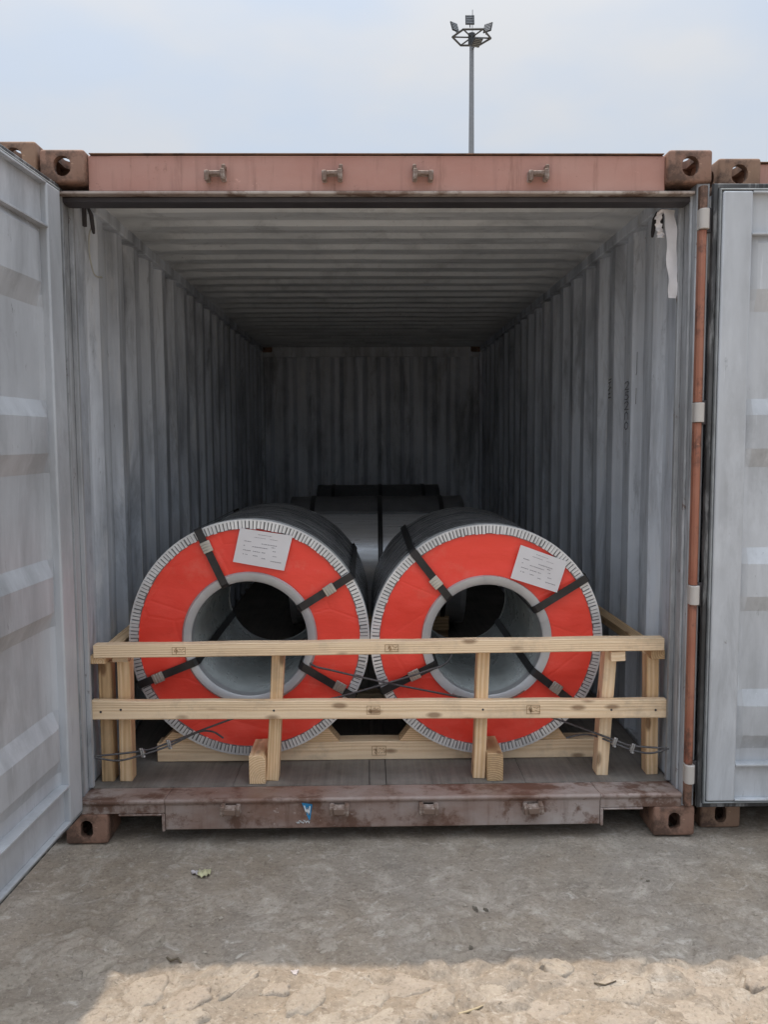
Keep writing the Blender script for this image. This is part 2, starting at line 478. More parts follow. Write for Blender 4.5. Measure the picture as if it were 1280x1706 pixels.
def stone_mesh(rx, ry, h, seed):
    n = 44
    def rad(t):
        c, q = math.cos(t), math.sin(t)
        return 1 + .34 * nz(c * 1.1, q * 1.1, seed * 1.7) + .20 * nz(c * 2.6, q * 2.6, seed * 2.3) + .10 * nz(c * 7, q * 7, seed) + .06 * nz(c * 15, q * 15, seed)
    rows = []
    for s, z in ((1.10, -1.2), (1.02, -.2), (.97, .45), (.90, .78), (.74, .93), (.5, 1.0), (.25, 1.0)):
        row = []
        for i in range(n):
            t = 2 * PI * i / n; c, q = math.cos(t), math.sin(t); r = s * rad(t) if s > .3 else s
            row.append((rx * r * c, ry * r * q, h * z + (h * .55 * nz(s * 3 * c, s * 3 * q, seed, 1.0) + h * .3 * nz(s * 8 * c, s * 8 * q, seed)) * (z > .3)))
        rows.append(row)
    vs = [p for r in rows for p in r]; fs = []
    for k in range(len(rows) - 1):
        for i in range(n): fs.append((k * n + i, k * n + (i + 1) % n, (k + 1) * n + (i + 1) % n, (k + 1) * n + i))
    fs.append(tuple(range(len(vs) - n, len(vs))))
    m = MB(); m.add(vs, fs)
    return m
stone_spots = [(-.079, -.905, .085, .065, .4), (-.192, -.661, .05, .045, 0), (.03, -.842, .11, .05, 0), (.133, -.93, .07, .05, .9), (-.225, -.905, .055, .085, -.5),
               (-.318, -.87, .05, .035, 0), (-.142, -1.01, .09, .05, .2), (-.013, -1.0, .085, .05, .3), (-.43, -.845, .03, .075, -.7), (-.56, -.92, .085, .05, .7),
               (-.69, -.875, .07, .075, -.5), (-.55, -.99, .06, .04, 0), (.655, -.89, .09, .075, .4), (.88, -.80, .035, .08, .5), (.853, -1.0, .09, .06, -.2), (.96, -.945, .11, .05, -.7),
               (.40, -.97, .10, .05, .1), (.30, -.876, .06, .05, 1.2), (.63, -1.02, .08, .05, 0), (-.86, -.76, .06, .035, .8), (-1.0, -.669, .08, .03, .9), (-1.10, -.80, .07, .05, 0),
               (-1.0, -.95, .06, .04, .3), (.60, -.62, .05, .03, -.6), (.443, -.647, .035, .075, .4), (.84, -.66, .06, .03, -.9), (-.37, -.71, .08, .045, .5), (.25, -1.03, .06, .04, .4),
               (-.33, -1.02, .07, .05, .6), (.5, -.80, .05, .035, -.3), (1.08, -.86, .07, .05, .2), (-.80, -1.02, .07, .05, .2), (.74, -.74, .05, .035, .2), (-.93, -1.06, .07, .05, .9), (-.25, -.56, .035, .022, .2), (-.72,-.62,.05,.03,.6)]
for i, (x, y, rx, ry, a) in enumerate(stone_spots):
    hh = .013 if y < -.75 else .009
    s = stone_mesh(rx * .95, ry * .95, hh, i + 3).build('stone', 'stone', ground, smooth=60)
    s.location = (x, y, ground_h(x, y) - .0065); s.rotation_euler = (random.uniform(-.10, .10), random.uniform(-.10, .10), a)

# loose pebbles and crumbs
gv = MB()
for i in range(5200):
    x = random.uniform(-1.5, 1.5); y = -1.25 + 1.3 * random.random()
    if y > -.02 and random.random() < .6: continue
    r = random.choice((.0012, .0016, .002, .0025, .0032)) * (1.0 + (random.random() < .03) * 1.6)
    if random.random() < .12:                                             # crumbs gathered along the container foot
        y = random.uniform(-.12, .02); x = random.choice((random.uniform(-1.2, -.9), random.uniform(.9, 1.45), random.uniform(-1.2, 1.4)))
    z = ground_h(x, y) + r * .3
    vs = []
    for q in ((1, 0, 0), (0, 1, 0), (-1, 0, 0), (0, -1, 0), (0, 0, .8), (0, 0, -.8)):
        vs.append((x + q[0] * r * random.uniform(.7, 1.3), y + q[1] * r * random.uniform(.7, 1.3), z + q[2] * r * random.uniform(.6, 1.1)))
    gv.add(vs, [(0, 1, 4), (1, 2, 4), (2, 3, 4), (3, 0, 4), (1, 0, 5), (2, 1, 5), (3, 2, 5), (0, 3, 5)])
tag(gv.build('gravel', 'stone', smooth=0), 'small pebbles and crumbs scattered over the ground', 'gravel', kind='stuff')

# ------------------------------------------------------------------ shipping containers
CW, CH = 1.219, 2.591
def casting_mesh(hole_w, hole_h):
    def tmp(mb, bev=0):
        o = mb.build('tmp', 'casting', bevel=bev, seg=3, smooth=0); return o
    body = tmp(MB().box(-.081, .081, -.089, .089, -.059, .059), .011)
    cav = tmp(MB().box(-.053, .053, -.060, .060, -.031, .031))
    def stadium(w, h, n=10):
        r = min(w, h) / 2; pts = []
        for i in range(2 * n):
            t = 2 * PI * (i + .5) / (2 * n)
            pts.append((math.cos(t) * r + math.copysign(max(0, w / 2 - r), math.cos(t)), math.sin(t) * r + math.copysign(max(0, h / 2 - r), math.sin(t))))
        return pts
    c1 = tmp(MB().prism(stadium(hole_w, hole_h), -.2, 0, 'Y'))
    c2 = tmp(MB().prism(stadium(.0635, .118), 0, .2, 'Z'))
    c3 = tmp(MB().prism(stadium(.10, .062), 0, .2, 'X'))
    for c in (cav, c1, c2, c3):
        b = body.modifiers.new('cut', 'BOOLEAN'); b.operation = 'DIFFERENCE'; b.object = c; b.solver = 'EXACT'
    dg = bpy.context.evaluated_depsgraph_get(); dg.update()
    me = bpy.data.meshes.new_from_object(body.evaluated_get(dg))
    vs = [v.co.copy() for v in me.vertices]; fs = [list(p.vertices) for p in me.polygons]
    for o in (body, cav, c1, c2, c3): bpy.data.objects.remove(o, do_unlink=True)
    return vs, fs
CAST_TOP = casting_mesh(.062, .072)
CAST_BOT = casting_mesh(.047, .072)
def casting(parent, cx, cy, cz, sx, sy, sz, mat='casting', top=True):
    vs, fs = CAST_TOP if top else CAST_BOT
    m = MB(); m.add([(v.x * sx, v.y * sy, v.z * sz) for v in vs], fs)
    return m.build('corner_casting', mat, parent, smooth=40, mx=T(cx, cy, cz))

def corrugated(length0, length1, pitch, flat_in, slope, flat_out, phase):
    """(position, 0..1 depth) points of a trapezoid corrugation; inner flats centred on phase + k*pitch"""
    pts = [(length0, None)]; k = math.floor((length0 - phase) / pitch) - 1; raw = []
    while phase + (k - 1) * pitch < length1:
        c = phase + k * pitch
        raw += [(c - flat_in / 2, 0), (c + flat_in / 2, 0), (c + flat_in / 2 + slope, 1), (c + flat_in / 2 + slope + flat_out, 1)]
        k += 1
    out = []
    for i in range(len(raw) - 1):
        a, b = raw[i], raw[i + 1]
        if b[0] < length0 or a[0] > length1: continue
        def at(y):
            t = (y - a[0]) / max(1e-9, b[0] - a[0]); return a[1] + (b[1] - a[1]) * t
        if not out: out.append((max(length0, a[0]), at(max(length0, a[0]))))
        e = min(length1, b[0]); out.append((e, at(e)))
    return out

def keeper(parent, x, z, y, up):
    m = MB()
    m.box(-.036, .036, .004, .012, -.024, .026)
    m.box(-.038, -.021, -.040, .006, -.022, .018)
    m.box(.019, .037, -.038, .006, -.022, .014)
    m.box(-.024, .022, -.036, -.006, -.004, .012)
    if up: m.box(-.040, -.026, -.034, .006, .016, .034)
    else: m.box(-.024, .022, -.046, -.034, -.016, .010)
    o = m.build('cam_keeper', 'keeper', parent, bevel=.004)
    o.matrix_local = T(x, y, z) @ Matrix.Rotation(random.uniform(-.05, .05), 4, 'Y') @ Matrix.Diagonal((random.choice((-1, 1)), 1, 1, 1))
    return o

PROF = [(2.288, .030), (2.255, .012), (2.09, .012), (2.01, .042), (1.69, .042), (1.63, .012), (1.505, .012), (1.435, .042), (1.13, .042), (1.07, .012),
        (.945, .012), (.885, .042), (.58, .042), (.52, .012), (.405, .012), (.345, .042), (.292, .042)]
def door(parent, mirror, mx, label=None):
    """open door leaf: local x runs away from the hinge edge, the inside face looks to -y"""
    s = -1 if mirror else 1
    W_ = 1.165
    d = empty('door', parent=parent); d.matrix_local = mx
    if label: d['label'] = label
    def bx(m, x0, x1, *r): return m.box(min(s * x0, s * x1), max(s * x0, s * x1), *r)
    for x0 in (.024, W_ - .11):
        m = MB()
        m.prism([(s * x0 if q == 0 else s * (x0 + .11), zz) for q, zz in ((0, .150), (1, .150), (1, 2.437), (0, 2.437))], 0, .048, 'Y')
        m.build('stile', 'door', d, bevel=.007, seg=3)
    for z0, z1, lip in ((2.285, 2.436, 2.285), (.151, .292, .292)):
        m = MB()
        bx(m, .134, W_ - .11, .022, .048, z0, z1)
        bx(m, .134, W_ - .11, -.001, .048, lip - .004, lip + .004)
        e = 2.4325 if z0 > 1 else .1545
        bx(m, .134, W_ - .11, -.001, .022, e - .0035, e + .0035)
        m.build('rail', 'door', d, bevel=.0015)
    xs = [.134 + (W_ - .244) * i / 30 for i in range(31)]
    rows = []
    zs = []
    for i in range(len(PROF) - 1):
        (za, da), (zb, db) = PROF[i], PROF[i + 1]
        n = max(1, int(abs(za - zb) / .04))
        for k in range(n): zs.append((za + (zb - za) * k / n, da + (db - da) * k / n))
    zs.append(PROF[-1])
    for z, dep in zs:
        row = []
        for x in xs:
            e = min(1.0, min(x - .134, W_ - .11 - x) / .06)              # ribs run out before the stiles
            dd = .030 + (dep - .030) * min(1, e * 1.4)
            row.append((s * x, dd + .0025 * nz(x * 3, z * 3, 2.0 + s), z))
        rows.append(row)
    MB().sheet(rows).build('panel', 'door', d, smooth=9, fix=False)
    # rubber seal round the leaf: base fin and bead
    def ringpts(o, zr): return [(s * (.024 - o), .150 - o), (s * (.024 - o), 2.437 + o), (s * (W_ + o), 2.437 + o), (s * (W_ + o), .150 - o)]
    def ring(o0, o1, y0, y1, name, mat, bev):
        m = MB()
        a, b = ringpts(o0, 0), ringpts(o1, 0)
        for i in range(4):
            j = (i + 1) % 4
            m.add([(a[i][0], y0, a[i][1]), (a[j][0], y0, a[j][1]), (b[j][0], y0, b[j][1]), (b[i][0], y0, b[i][1]),
                   (a[i][0], y1, a[i][1]), (a[j][0], y1, a[j][1]), (b[j][0], y1, b[j][1]), (b[i][0], y1, b[i][1])],
                  [(0, 1, 2, 3), (7, 6, 5, 4), (0, 4, 5, 1), (3, 2, 6, 7)])
        m.build(name, mat, d, bevel=bev, smooth=50)
    ring(.003, .010, .004, .03, 'seal_bead', 'rubber_grey', .003)
    ring(.012, .030, .016, .04, 'seal', 'seal', .004)
    for z in (2.34, 1.64, .953, .255):
        m = MB()
        bx(m, -.035, .03, .030, .044, z - .045, z + .045)
        m.build('hinge_blade', 'dark', d, bevel=.003)
    for x in (.33, .80):
        m = MB(); m.tube([(s * x, .083, .13), (s * x, .083, 2.46)], .017, 10)
        for z in (.35, 1.1, 1.9, 2.35): bx(m, x - .04, x + .04, .049, .075, z - .03, z + .03)
        m.build('locking_bar', 'hinge', d)
    return d

def container(x, y, z, length, open_front, label, group, cast='casting'):
    root = empty('shipping_container', (x, y, z))
    tag(root, label, 'container', group)
    L = length
    # corner castings
    for sx in (-1, 1):
        for zz, sz, top in ((CH - .059, 1, True), (.059, -1, False)):
            casting(root, sx * (CW - .081), .089, zz, sx, 1, sz, cast, top)
            casting(root, sx * (CW - .081), L - .089, zz, sx, -1, sz, cast, top)
    # header beam
    m = MB()
    m.prism([(.034, 2.452), (.034, 2.578), (.045, 2.582), (.16, 2.582), (.16, 2.535), (.125, 2.520), (.125, 2.452)], -1.057, 1.057, 'X')
    hd = m.build('header_beam', 'header', root, bevel=.004)
    m = MB(); m.box(-1.165, 1.165, .016, .122, 2.438, 2.4495)
    m.build('header_lip', 'keeper', root, bevel=.003)
    m = MB(); m.box(-1.163, 1.163, .050, .135, 2.418, 2.437)
    m.build('header_seal_face', 'dark', root, bevel=.003)
    MB().box(-1.050, 1.050, .026, .17, 2.5825, 2.5855).build('roof_edge', 'casting_dark', root, bevel=.001)
    for kx in (-.593, -.169, .163, .583): keeper(hd, kx, 2.505, .034, True)
    # corner posts
    for s in (-1, 1):
        m = MB(); m.box(min(s * 1.168, s * 1.216), max(s * 1.168, s * 1.216), .012, .178, .116, 2.475)
        po = m.build('corner_post', 'post', root, bevel=.004)
        m = MB(); m.box(min(s * 1.158, s * 1.1675), max(s * 1.158, s * 1.1675), .045, .062, .170, 2.44)
        m.box(min(s * 1.150, s * 1.1675), max(s * 1.150, s * 1.1675), .128, .150, .170, 2.44)
        m.build('seal_rib', 'post', po, bevel=.002)
        zs = (2.34, 1.64, .953, .255)
        ed = [2.46] + [q for c in zs for q in (c + .037, c - .037)] + [.125]
        for i in range(0, len(ed), 2):
            m = MB()
            m.prism([(s * 1.172, .012), (s * 1.173, -.010), (s * 1.180, -.018), (s * 1.194, -.018), (s * 1.200, -.010), (s * 1.201, .012)], ed[i + 1], ed[i], 'Z')
            m.build('post_edge_bar', 'orange' if 0 < i < len(ed) - 2 else 'casting', po, bevel=.002)
        for c in zs:
            m = MB(); m.tube([(s * 1.187, -.014, c - .036), (s * 1.187, -.014, c + .036)], .019, 14)
            m.box(min(s * 1.170, s * 1.206), max(s * 1.170, s * 1.206), -.012, .012, c - .036, c + .036)
            m.build('hinge', 'hinge', po, bevel=.002)
    # sill
    prof = [(.006, .050), (.006, .150), (-.004, .160), (-.004, .169), (.004, .174), (.03, .170), (.150, .159), (.150, .050)]
    prof2 = [(.006, .116)] + prof[1:-1] + [(.150, .116)]
    m = MB()
    m.prism(prof, -.838, .848, 'X'); sl = m.build('door_sill', 'sill', root, bevel=.004)
    for a, b in ((-1.166, -.8385), (.8485, 1.166)):
        m = MB(); m.prism(prof2, a, b, 'X')
        q = b if a < 0 else a
        m.box(min(q, q + (.012 if a > 0 else -.012)), max(q, q + (.012 if a > 0 else -.012)), .003, .15, .045, .1155)
        m.box(a + .15 if a < 0 else a + .012, b - .012 if a < 0 else b - .15, .002, .15, .108, .1155)
        m.build('sill_end', 'sill', sl, bevel=.003)
    for kx, kz in ((-.582, .140), (-.166, .137), (.179, .134), (.582, .130)): keeper(sl, kx, kz, .002, False)
    # side rails, walls, roof, end wall
    for s in (-1, 1):
        m = MB(); m.box(min(s * 1.15, s * 1.219), max(s * 1.15, s * 1.219), .18, L - .18, 2.475, 2.545)
        m.build('top_side_rail', 'wall', root, bevel=.004)
        m = MB(); m.box(min(s * 1.178, s * 1.215), max(s * 1.178, s * 1.215), .18, L - .18, .05, .175)
        m.build('bottom_side_rail', 'post', root, bevel=.004)
        prof_ = corrugated(.178, L - .10, .278, .082, .062, .072, .80)
        pts = []
        for i in range(len(prof_) - 1):
            pts.append(prof_[i])
            if abs(prof_[i][1] - prof_[i + 1][1]) < .01: pts.append(((prof_[i][0] + prof_[i + 1][0]) / 2, prof_[i][1]))
        pts.append(prof_[-1])
        rows = []
        nzv = 26
        for r in range(nzv + 1):
            zz = .165 + (2.476 - .165) * r / nzv
            row = []
            for yy, dep in pts:
                e = min(1.0, min(r, nzv - r) / 1.5)
                xx = 1.172 + .034 * dep + (.0035 * nz(yy * 1.1, zz * 1.4, 5 * s + x) + .0025 * nz(yy * 4, zz * 3, 3 * s + x)) * e
                row.append((s * xx, yy, zz))
            rows.append(row)
        MB().sheet(rows).build('side_wall', 'wall', root, smooth=20, fix=False)
    prof_ = corrugated(.125, L - .05, .2366, .075, .035, .0916, .673 - .05)
    rows = []
    for yy, dep in prof_:
        rows.append([(-1.16 + 2.32 * i / 24, yy, 2.522 + .018 * dep * min(1, min(i, 24 - i) / .8) + .003 * nz(i * .25, yy * 1.3, 7 + x)) for i in range(25)])
    MB().sheet(rows).build('roof', 'ceil', root, smooth=20, fix=False)
    prof_ = corrugated(-1.17, 1.17, .25, .10, .05, .05, 0)
    rows = []
    for r in range(9):
        zz = .165 + (2.43 - .165) * r / 8
        rows.append([(xx, L - .105 + .035 * dep + .003 * nz(xx * 2, zz * 2, 3), zz) for xx, dep in prof_])
    MB().sheet(rows).build('end_wall', 'wall', root, smooth=20, fix=False)
    for s in (-1, 1):
        MB().box(min(s * 1.150, s * 1.217), max(s * 1.150, s * 1.217), L - .176, L - .004, .118, 2.474).build('end_post', 'wall', root, bevel=.004)
    m = MB(); m.box(-1.157, 1.157, L - .135, L - .02, 2.425, 2.565)
    m.build('end_header', 'wall', root, bevel=.004)
    # floor: boards either side of a steel centre strip
    fl = MB().box(-1.176, 1.176, .152, L - .10, .08, .130).build('floor', 'dark', root)
    xs = [-1.174, -.60, -.050, -.0485, .0185, .020, .585, 1.174]
    for i in range(len(xs) - 1):
        if i in (2, 4): continue
        y0 = .153
        while y0 < L - .15:
            y1 = min(L - .12, y0 + (1.2 if i not in (3,) else 5.9))
            m = MB(); m.box(xs[i] + .0006, xs[i + 1] - .0006, y0, y1 - .003, .1305, .160 - (.001 if i == 3 else 0))
            m.build('floor_panel', 'floor', fl, bevel=.0015)
            y0 = y1
    if not open_front:
        for s in (-1, 1):
            rows = []
            for z_, dep in PROF: rows.append([(s * q, .04 + dep * .5, z_) for q in (.01, 1.165)])
            dd = MB(); dd.sheet(rows)
            dd.box(min(s * .008, s * 1.16), max(s * .008, s * 1.16), .038, .07, 2.288, 2.43); dd.box(min(s * .008, s * 1.16), max(s * .008, s * 1.16), .038, .07, .175, .292)
            q = dd.build('closed_door', 'outside', root, smooth=24)
            for xx in (.35, .82):
                b = MB(); b.tube([(s * xx, -.005, .14), (s * xx, -.005, 2.49)], .017, 10)
                for zz in (.35, 1.1, 1.9): b.box(s * xx - .04, s * xx + .04, .0, .045, zz - .03, zz + .03)
                b.build('locking_bar', 'hinge', root)
    return root

main = container(0, 0, 0, 6.058, True, 'open reddish-brown shipping container holding the coils, its doors swung wide', 'shipping containers standing side by side')
container(-2.448, .0, .028, 6.058, False, 'shipping container behind the left open door, only its top corner showing', 'shipping containers standing side by side', 'casting_dark')
container(2.489, .074, -.006, 6.058, False, 'shipping container behind the right open door, brown corner block above the door', 'shipping containers standing side by side', 'casting_dark')
door(main, False, T(1.2255, -.030, 0), 'grey right door leaf folded flat back')
door(main, True, T(-1.137, -.006, 0) @ Matrix.Rotation(math.radians(86.6), 4, 'Z'), 'grey left door leaf standing out towards the viewer')

# sticker on the sill
sill = [o for o in main.children if o.name.startswith('door_sill')][0]
m = MB(); m.prism([(-.312, .154), (-.270, .146), (-.279, .086), (-.2835, .083)], .0035, .0052, 'Y')
st = m.build('sticker', 'blue', sill, smooth=0)
def strokes(lines, w, plane, c, name, mat, parent, th=.0012):
    """ribbon strokes; plane maps (a,b) -> 3d centre line point, c = outward normal"""
    m = MB()
    for ln in lines:
        for (a0, b0), (a1, b1) in zip(ln[:-1], ln[1:]):
            d = Vector((a1 - a0, b1 - b0)); 
            if d.length < 1e-6: continue
            d.normalize(); n = Vector((-d.y, d.x)) * w / 2; e = d * w * .35
            q = [(a0 + n.x - e.x, b0 + n.y - e.y), (a0 - n.x - e.x, b0 - n.y - e.y), (a1 - n.x + e.x, b1 - n.y + e.y), (a1 + n.x + e.x, b1 + n.y + e.y)]
            A = [Vector(plane(*p)) for p in q]; B = [p + Vector(c) * th for p in A]
            m.add(A + B, [(3, 2, 1, 0), (4, 5, 6, 7), (0, 1, 5, 4), (1, 2, 6, 5), (2, 3, 7, 6), (3, 0, 4, 7)])
    return m.build(name, mat, parent, smooth=0)
strokes([[(-.301, .140), (-.293, .112), (-.289, .132), (-.2835, .105), (-.2795, .138)]], .0045, lambda a, b: (a, .0034, b), (0, -1, 0), 'sticker_letter', 'white', sill)
rs = random.Random(4)
sc = []
for i in range(9):
    a = -.332 + i * .0055; sc.append([(a, .077 + rs.uniform(-.004, .006)), (a + .004, .074 + rs.uniform(-.005, .006)), (a + .006, .078 + rs.uniform(-.004, .004))])
strokes(sc, .0022, lambda a, b: (a, .0054, b), (0, -1, 0), 'paint_scribble', 'white', sill)

# marks on the right inside wall
rw = [o for o in main.children if o.name.startswith('side_wall')][1]
def onwall(a, b): return (1.1672, a, b)
two = [(0, .8), (.25, 1), (.7, 1), (.9, .75), (.6, .45), (0, 0), (.95, .02)]
five = [(.9, 1), (.2, 1), (.12, .6), (.6, .62), (.9, .3), (.5, 0), (0, .08)]
zero = [(.5, 1), (.1, .75), (.05, .3), (.4, 0), (.8, .2), (.92, .7), (.5, 1)]
n_ = [(.0, .0), (.1, .8), (.5, 1), (.85, .7), (.9, 0)]
zz = 1.772; marks = []
for g in (two, five, two, n_, zero):
    marks.append([(.832 - .062 * a, zz + .036 * b) for a, b in g]); zz -= .0465
marks.append([(.66, 1.93), (.662, 1.84), (.67, 1.83)])
marks.append([(.665, 1.77), (.668, 1.70)])
strokes(marks, .0034, onwall, (-1, 0, 0), 'handwriting', 'marker', rw)
ch = []
for k in range(7): ch.append([(1.110, 1.842 - k * .0185 + rs.uniform(-.002, .002)), (1.046, 1.85 - k * .0185)])
strokes(ch, .006, onwall, (-1, 0, 0), 'chalk_lines', 'chalk', rw)
strokes([[(1.098, 1.836), (1.055, 1.84)], [(1.100, 1.822), (1.060, 1.826)], [(1.083, 1.82), (1.090, 1.745)], [(1.104, 1.786), (1.06, 1.80)], [(1.10, 1.767), (1.07, 1.77)], [(1.10, 1.748), (1.06, 1.75)]], .0045,
        lambda a, b: (1.1660, a, b), (-1, 0, 0), 'tally_mark', 'marker', rw)

# lashing rings in the top corners
for s, y0 in ((-1, .33), (1, .40)):
    m = MB(); m.tube([(s * 1.152, y0 - .01, 2.47), (s * 1.140, y0 - .022, 2.44), (s * 1.136, y0 - .02, 2.395), (s * 1.140, y0 + .01, 2.378), (s * 1.146, y0 + .03, 2.40), (s * 1.148, y0 + .022, 2.45), (s * 1.152, y0 - .01, 2.47)], .006, 8)
    m.box(min(s * 1.158, s * 1.172), max(s * 1.158, s * 1.172), y0 - .030, y0 - .012, 2.395, 2.474)
    m.build('lashing_ring', 'dark', main, bevel=.002)

# ------------------------------------------------------------------ steel coils, eye towards the doors
def arc_ring(m, r0, r1, y0, y1, n=96, bumps=0):
    """annular slab between r0 and r1, y0 front"""
    a = []
    for r, y in ((r0, y0), (r1, y0), (r1, y1), (r0, y1)):
        a.append([(r * math.cos(2 * PI * i / n), y, r * math.sin(2 * PI * i / n)) for i in range(n)])
    vs = [p for q in a for p in q]; fs = []
    for k in range(4):
        j = (k + 1) % 4
        for i in range(n): fs.append((k * n + i, k * n + (i + 1) % n, j * n + (i + 1) % n, j * n + i))
    m.add(vs, fs)

def front_coil(loc, R, Lc, straps, label, paper, seed):
    rr = random.Random(seed)
    root = empty('steel_coil', loc)
    tag(root, label, 'coil', 'red-faced steel coils')
    rb = R * .489; ri = R * .566; ro = R * .930
    n = 128
    # wrapped outer shell
    rows = []
    ys = [0.004, .02, .05] + [.05 + (Lc - .10) * i / 24 for i in range(1, 25)] + [Lc - .02, Lc]
    for y in ys:
        e = 0 if y < .03 else 1
        rows.append([((R - .004 + e * (.004 * nz(3 * math.cos(t), y * 3, 3 * math.sin(t) + seed) + .0025 * nz(11 * math.cos(t), y * 9, 11 * math.sin(t) + seed))) * math.cos(t), y,
                      (R - .004 + e * (.004 * nz(3 * math.cos(t), y * 3, 3 * math.sin(t) + seed) + .0025 * nz(11 * math.cos(t), y * 9, 11 * math.sin(t) + seed))) * math.sin(t)) for t in [2 * PI * i / n for i in range(n + 1)]])
    MB().sheet(rows).build('wrapped_shell', 'film', root, smooth=60)
    m = MB(); arc_ring(m, rb - .002, R - .006, Lc - .008, Lc - .001); m.build('back_face', 'ring', root)
    # red sheet, softly buckled
    rows = []
    for k in range(15):
        r = ri - .008 + (ro + .008 - ri + .008) * k / 14
        row = []
        for i in range(n + 1):
            t = 2 * PI * i / n
            cc, ss = math.cos(t), math.sin(t)
            y = .006 + .0075 * nz(r * cc * 5, seed, r * ss * 7) + .0035 * nz(r * cc * 13, seed + 3, r * ss * 19)
            row.append((r * cc, y, r * ss))
        rows.append(row)
    MB().sheet(rows).build('face_sheet', 'red', root, smooth=60)
    # outer crimped ring: dark base with many bright teeth
    m = MB(); arc_ring(m, ro - .002, R - .001, .0005, .010); base = m.build('crimp_base', 'galv_dark', root, smooth=50)
    m = MB(); N = 196
    for i in range(N):
        t = 2 * PI * (i + rr.uniform(-.08, .08)) / N
        w = math.pi * R / N * rr.uniform(.56, .76)
        hi = rr.uniform(.003, .006)
        mx = Matrix.Rotation(-t, 4, 'Y')
        m.box(ro + rr.uniform(-.004, .003), R + .0015, -hi, .004, -w, w, mx)
    tz = m.build('crimped_ring', 'galv', root, smooth=0); tz['kind'] = 'stuff'
    m = MB(); arc_ring(m, R - .0045, R + .003, -.0005, .055); m.build('edge_band', 'galv', root, smooth=50)
    # inner zinc ring, made of lapped segments
    for k in range(5):
        a0 = 2 * PI * k / 5 + .35 + seed; a1 = a0 + 2 * PI / 5 + .05
        rows = []
        dy = -.002 * (k % 2)
        for r, y in ((rb - .0015, .05), (rb - .0015, .000 + dy), (rb + .006, -.006 + dy), (ri - .006 + rr.uniform(-.004, .004), -.007 + dy), (ri, .003 + dy)):
            rows.append([(r * math.cos(a0 + (a1 - a0) * i / 22), y, r * math.sin(a0 + (a1 - a0) * i / 22)) for i in range(23)])
        MB().sheet(rows).build('inner_ring', 'ring', root, smooth=40)
    # bore lining
    rows = []
    for k in range(25):
        y = .004 + (Lc - .006) * k / 24
        row = []
        for i in range(65):
            t = 2 * PI * i / 64
            r = rb + .002 + .004 * nz(2.2 * math.cos(t), y * 3, 2.2 * math.sin(t) + seed * 3) + .0012 * nz(5 * math.cos(t), y * 4, 5 * math.sin(t) + seed) if y > .06 else rb + .003
            row.append((r * math.cos(t), y, r * math.sin(t)))
        rows.append(row)
    MB().sheet(rows).build('bore_lining', 'bore', root, smooth=60)
    # straps through the bore and round the shell
    for deg, bk in straps:
        t = math.radians(deg); w = .0165
        er = Vector((math.cos(t), 0, math.sin(t))); et = Vector((-math.sin(t), 0, math.cos(t)))
        yb = Lc + .006
        path = [(rb - .006, Lc * .5), (rb - .008, .06), (rb - .009, .012), (rb - .004, -.004), (rb + .008, -.012), (ri, -.0125), ((ri + ro) / 2, -.011 + rr.uniform(-.002, .001)), (ro, -.0135), (R + .004, -.013), (R + .010, -.006), (R + .011, .01),
                (R + .008, .25), (R + .007, .6), (R + .007, Lc - .02), (R + .006, yb), (R - .02, yb + .003), (rb + .02, yb + .003), (rb - .006, yb), (rb - .007, Lc - .05), (rb - .006, Lc * .5)]
        sl = rr.uniform(-.012, .012)
        rows = [[er * r + et * (q + sl * (r - ri) / (ro - ri)) + Vector((0, y, 0)) for q in (-w, w)] for r, y in path]
        so = MB().sheet(rows).build('strap', 'strap', root, smooth=0, solid=.0016)
        if bk:
            r = ri + (ro - ri) * bk
            m = MB(); mx = Matrix.Rotation(-t, 4, 'Y')
            m.box(r - .024, r + .024, -.020, -.0105, -.0215, .0215, mx)
            for q in (-.012, .0, .012): m.box(r + q - .002, r + q + .002, -.0225, -.019, -.0200, .0200, mx)
            m.build('strap_seal', 'buckle', so, bevel=.002)
    # pasted label sheet with rows of print
    c0, c1, c2, c3 = [Vector(p) for p in paper]                # tl, tr, br, bl in local x,z
    def pos(u, v, off):
        p = (c0 * (1 - u) + c1 * u) * (1 - v) + (c3 * (1 - u) + c2 * u) * v
        return (p.x, off - .004 + .003 * nz(u * 2, v * 2, seed), p.y)
    rows = [[pos(i / 10, k / 8, -.010) for i in range(11)] for k in range(9)]
    pp = MB().sheet(rows).build('label_sheet', 'paper', root, smooth=60)
    m = MB()
    for v, spans in ((.34, ((.13, .26),)), (.36, ((.46, .50), (.51, .76))), (.42, ((.66, .73),)), (.47, ((.13, .16), (.30, .33), (.34, .60))), (.52, ((.70, .76),)), (.60, ((.14, .29), (.33, .47), (.50, .57))), (.655, ((.72, .80),)),
                     (.72, ((.15, .17), (.20, .24), (.35, .44))), (.76, ((.52, .60),)), (.80, ((.70, .92),)), (.20, ((.30, .52), (.60, .75))), (.11, ((.36, .62),))):
        for a, b in spans:
            x = a
            while x < b - .004:
                e = min(b, x + rr.uniform(.012, .035)); h = .010 if v > .25 else .006
                q = [pos(x, v - h, -.0108), pos(e, v - h, -.0108), pos(e, v + h, -.0108), pos(x, v + h, -.0108)]
                m.add(q, [(0, 1, 2, 3)]); x = e + rr.uniform(.004, .010)
    m.build('print', 'ink', pp, smooth=0, fix=False)
    return root
cl = (-.554, .385, .707); crr = (.456, .385, .691)
front_coil(cl, .507, 1.0, ((113.3, .78), (31.6, .62), (202.5, .72), (-28.8, .80)), 'left steel coil with red face, its label sheet above the bore', [(-.583 + .554, 1.181 - .707), (-.364 + .554, 1.147 - .707), (-.402 + .554, .999 - .707), (-.616 + .554, 1.039 - .707)], 2)
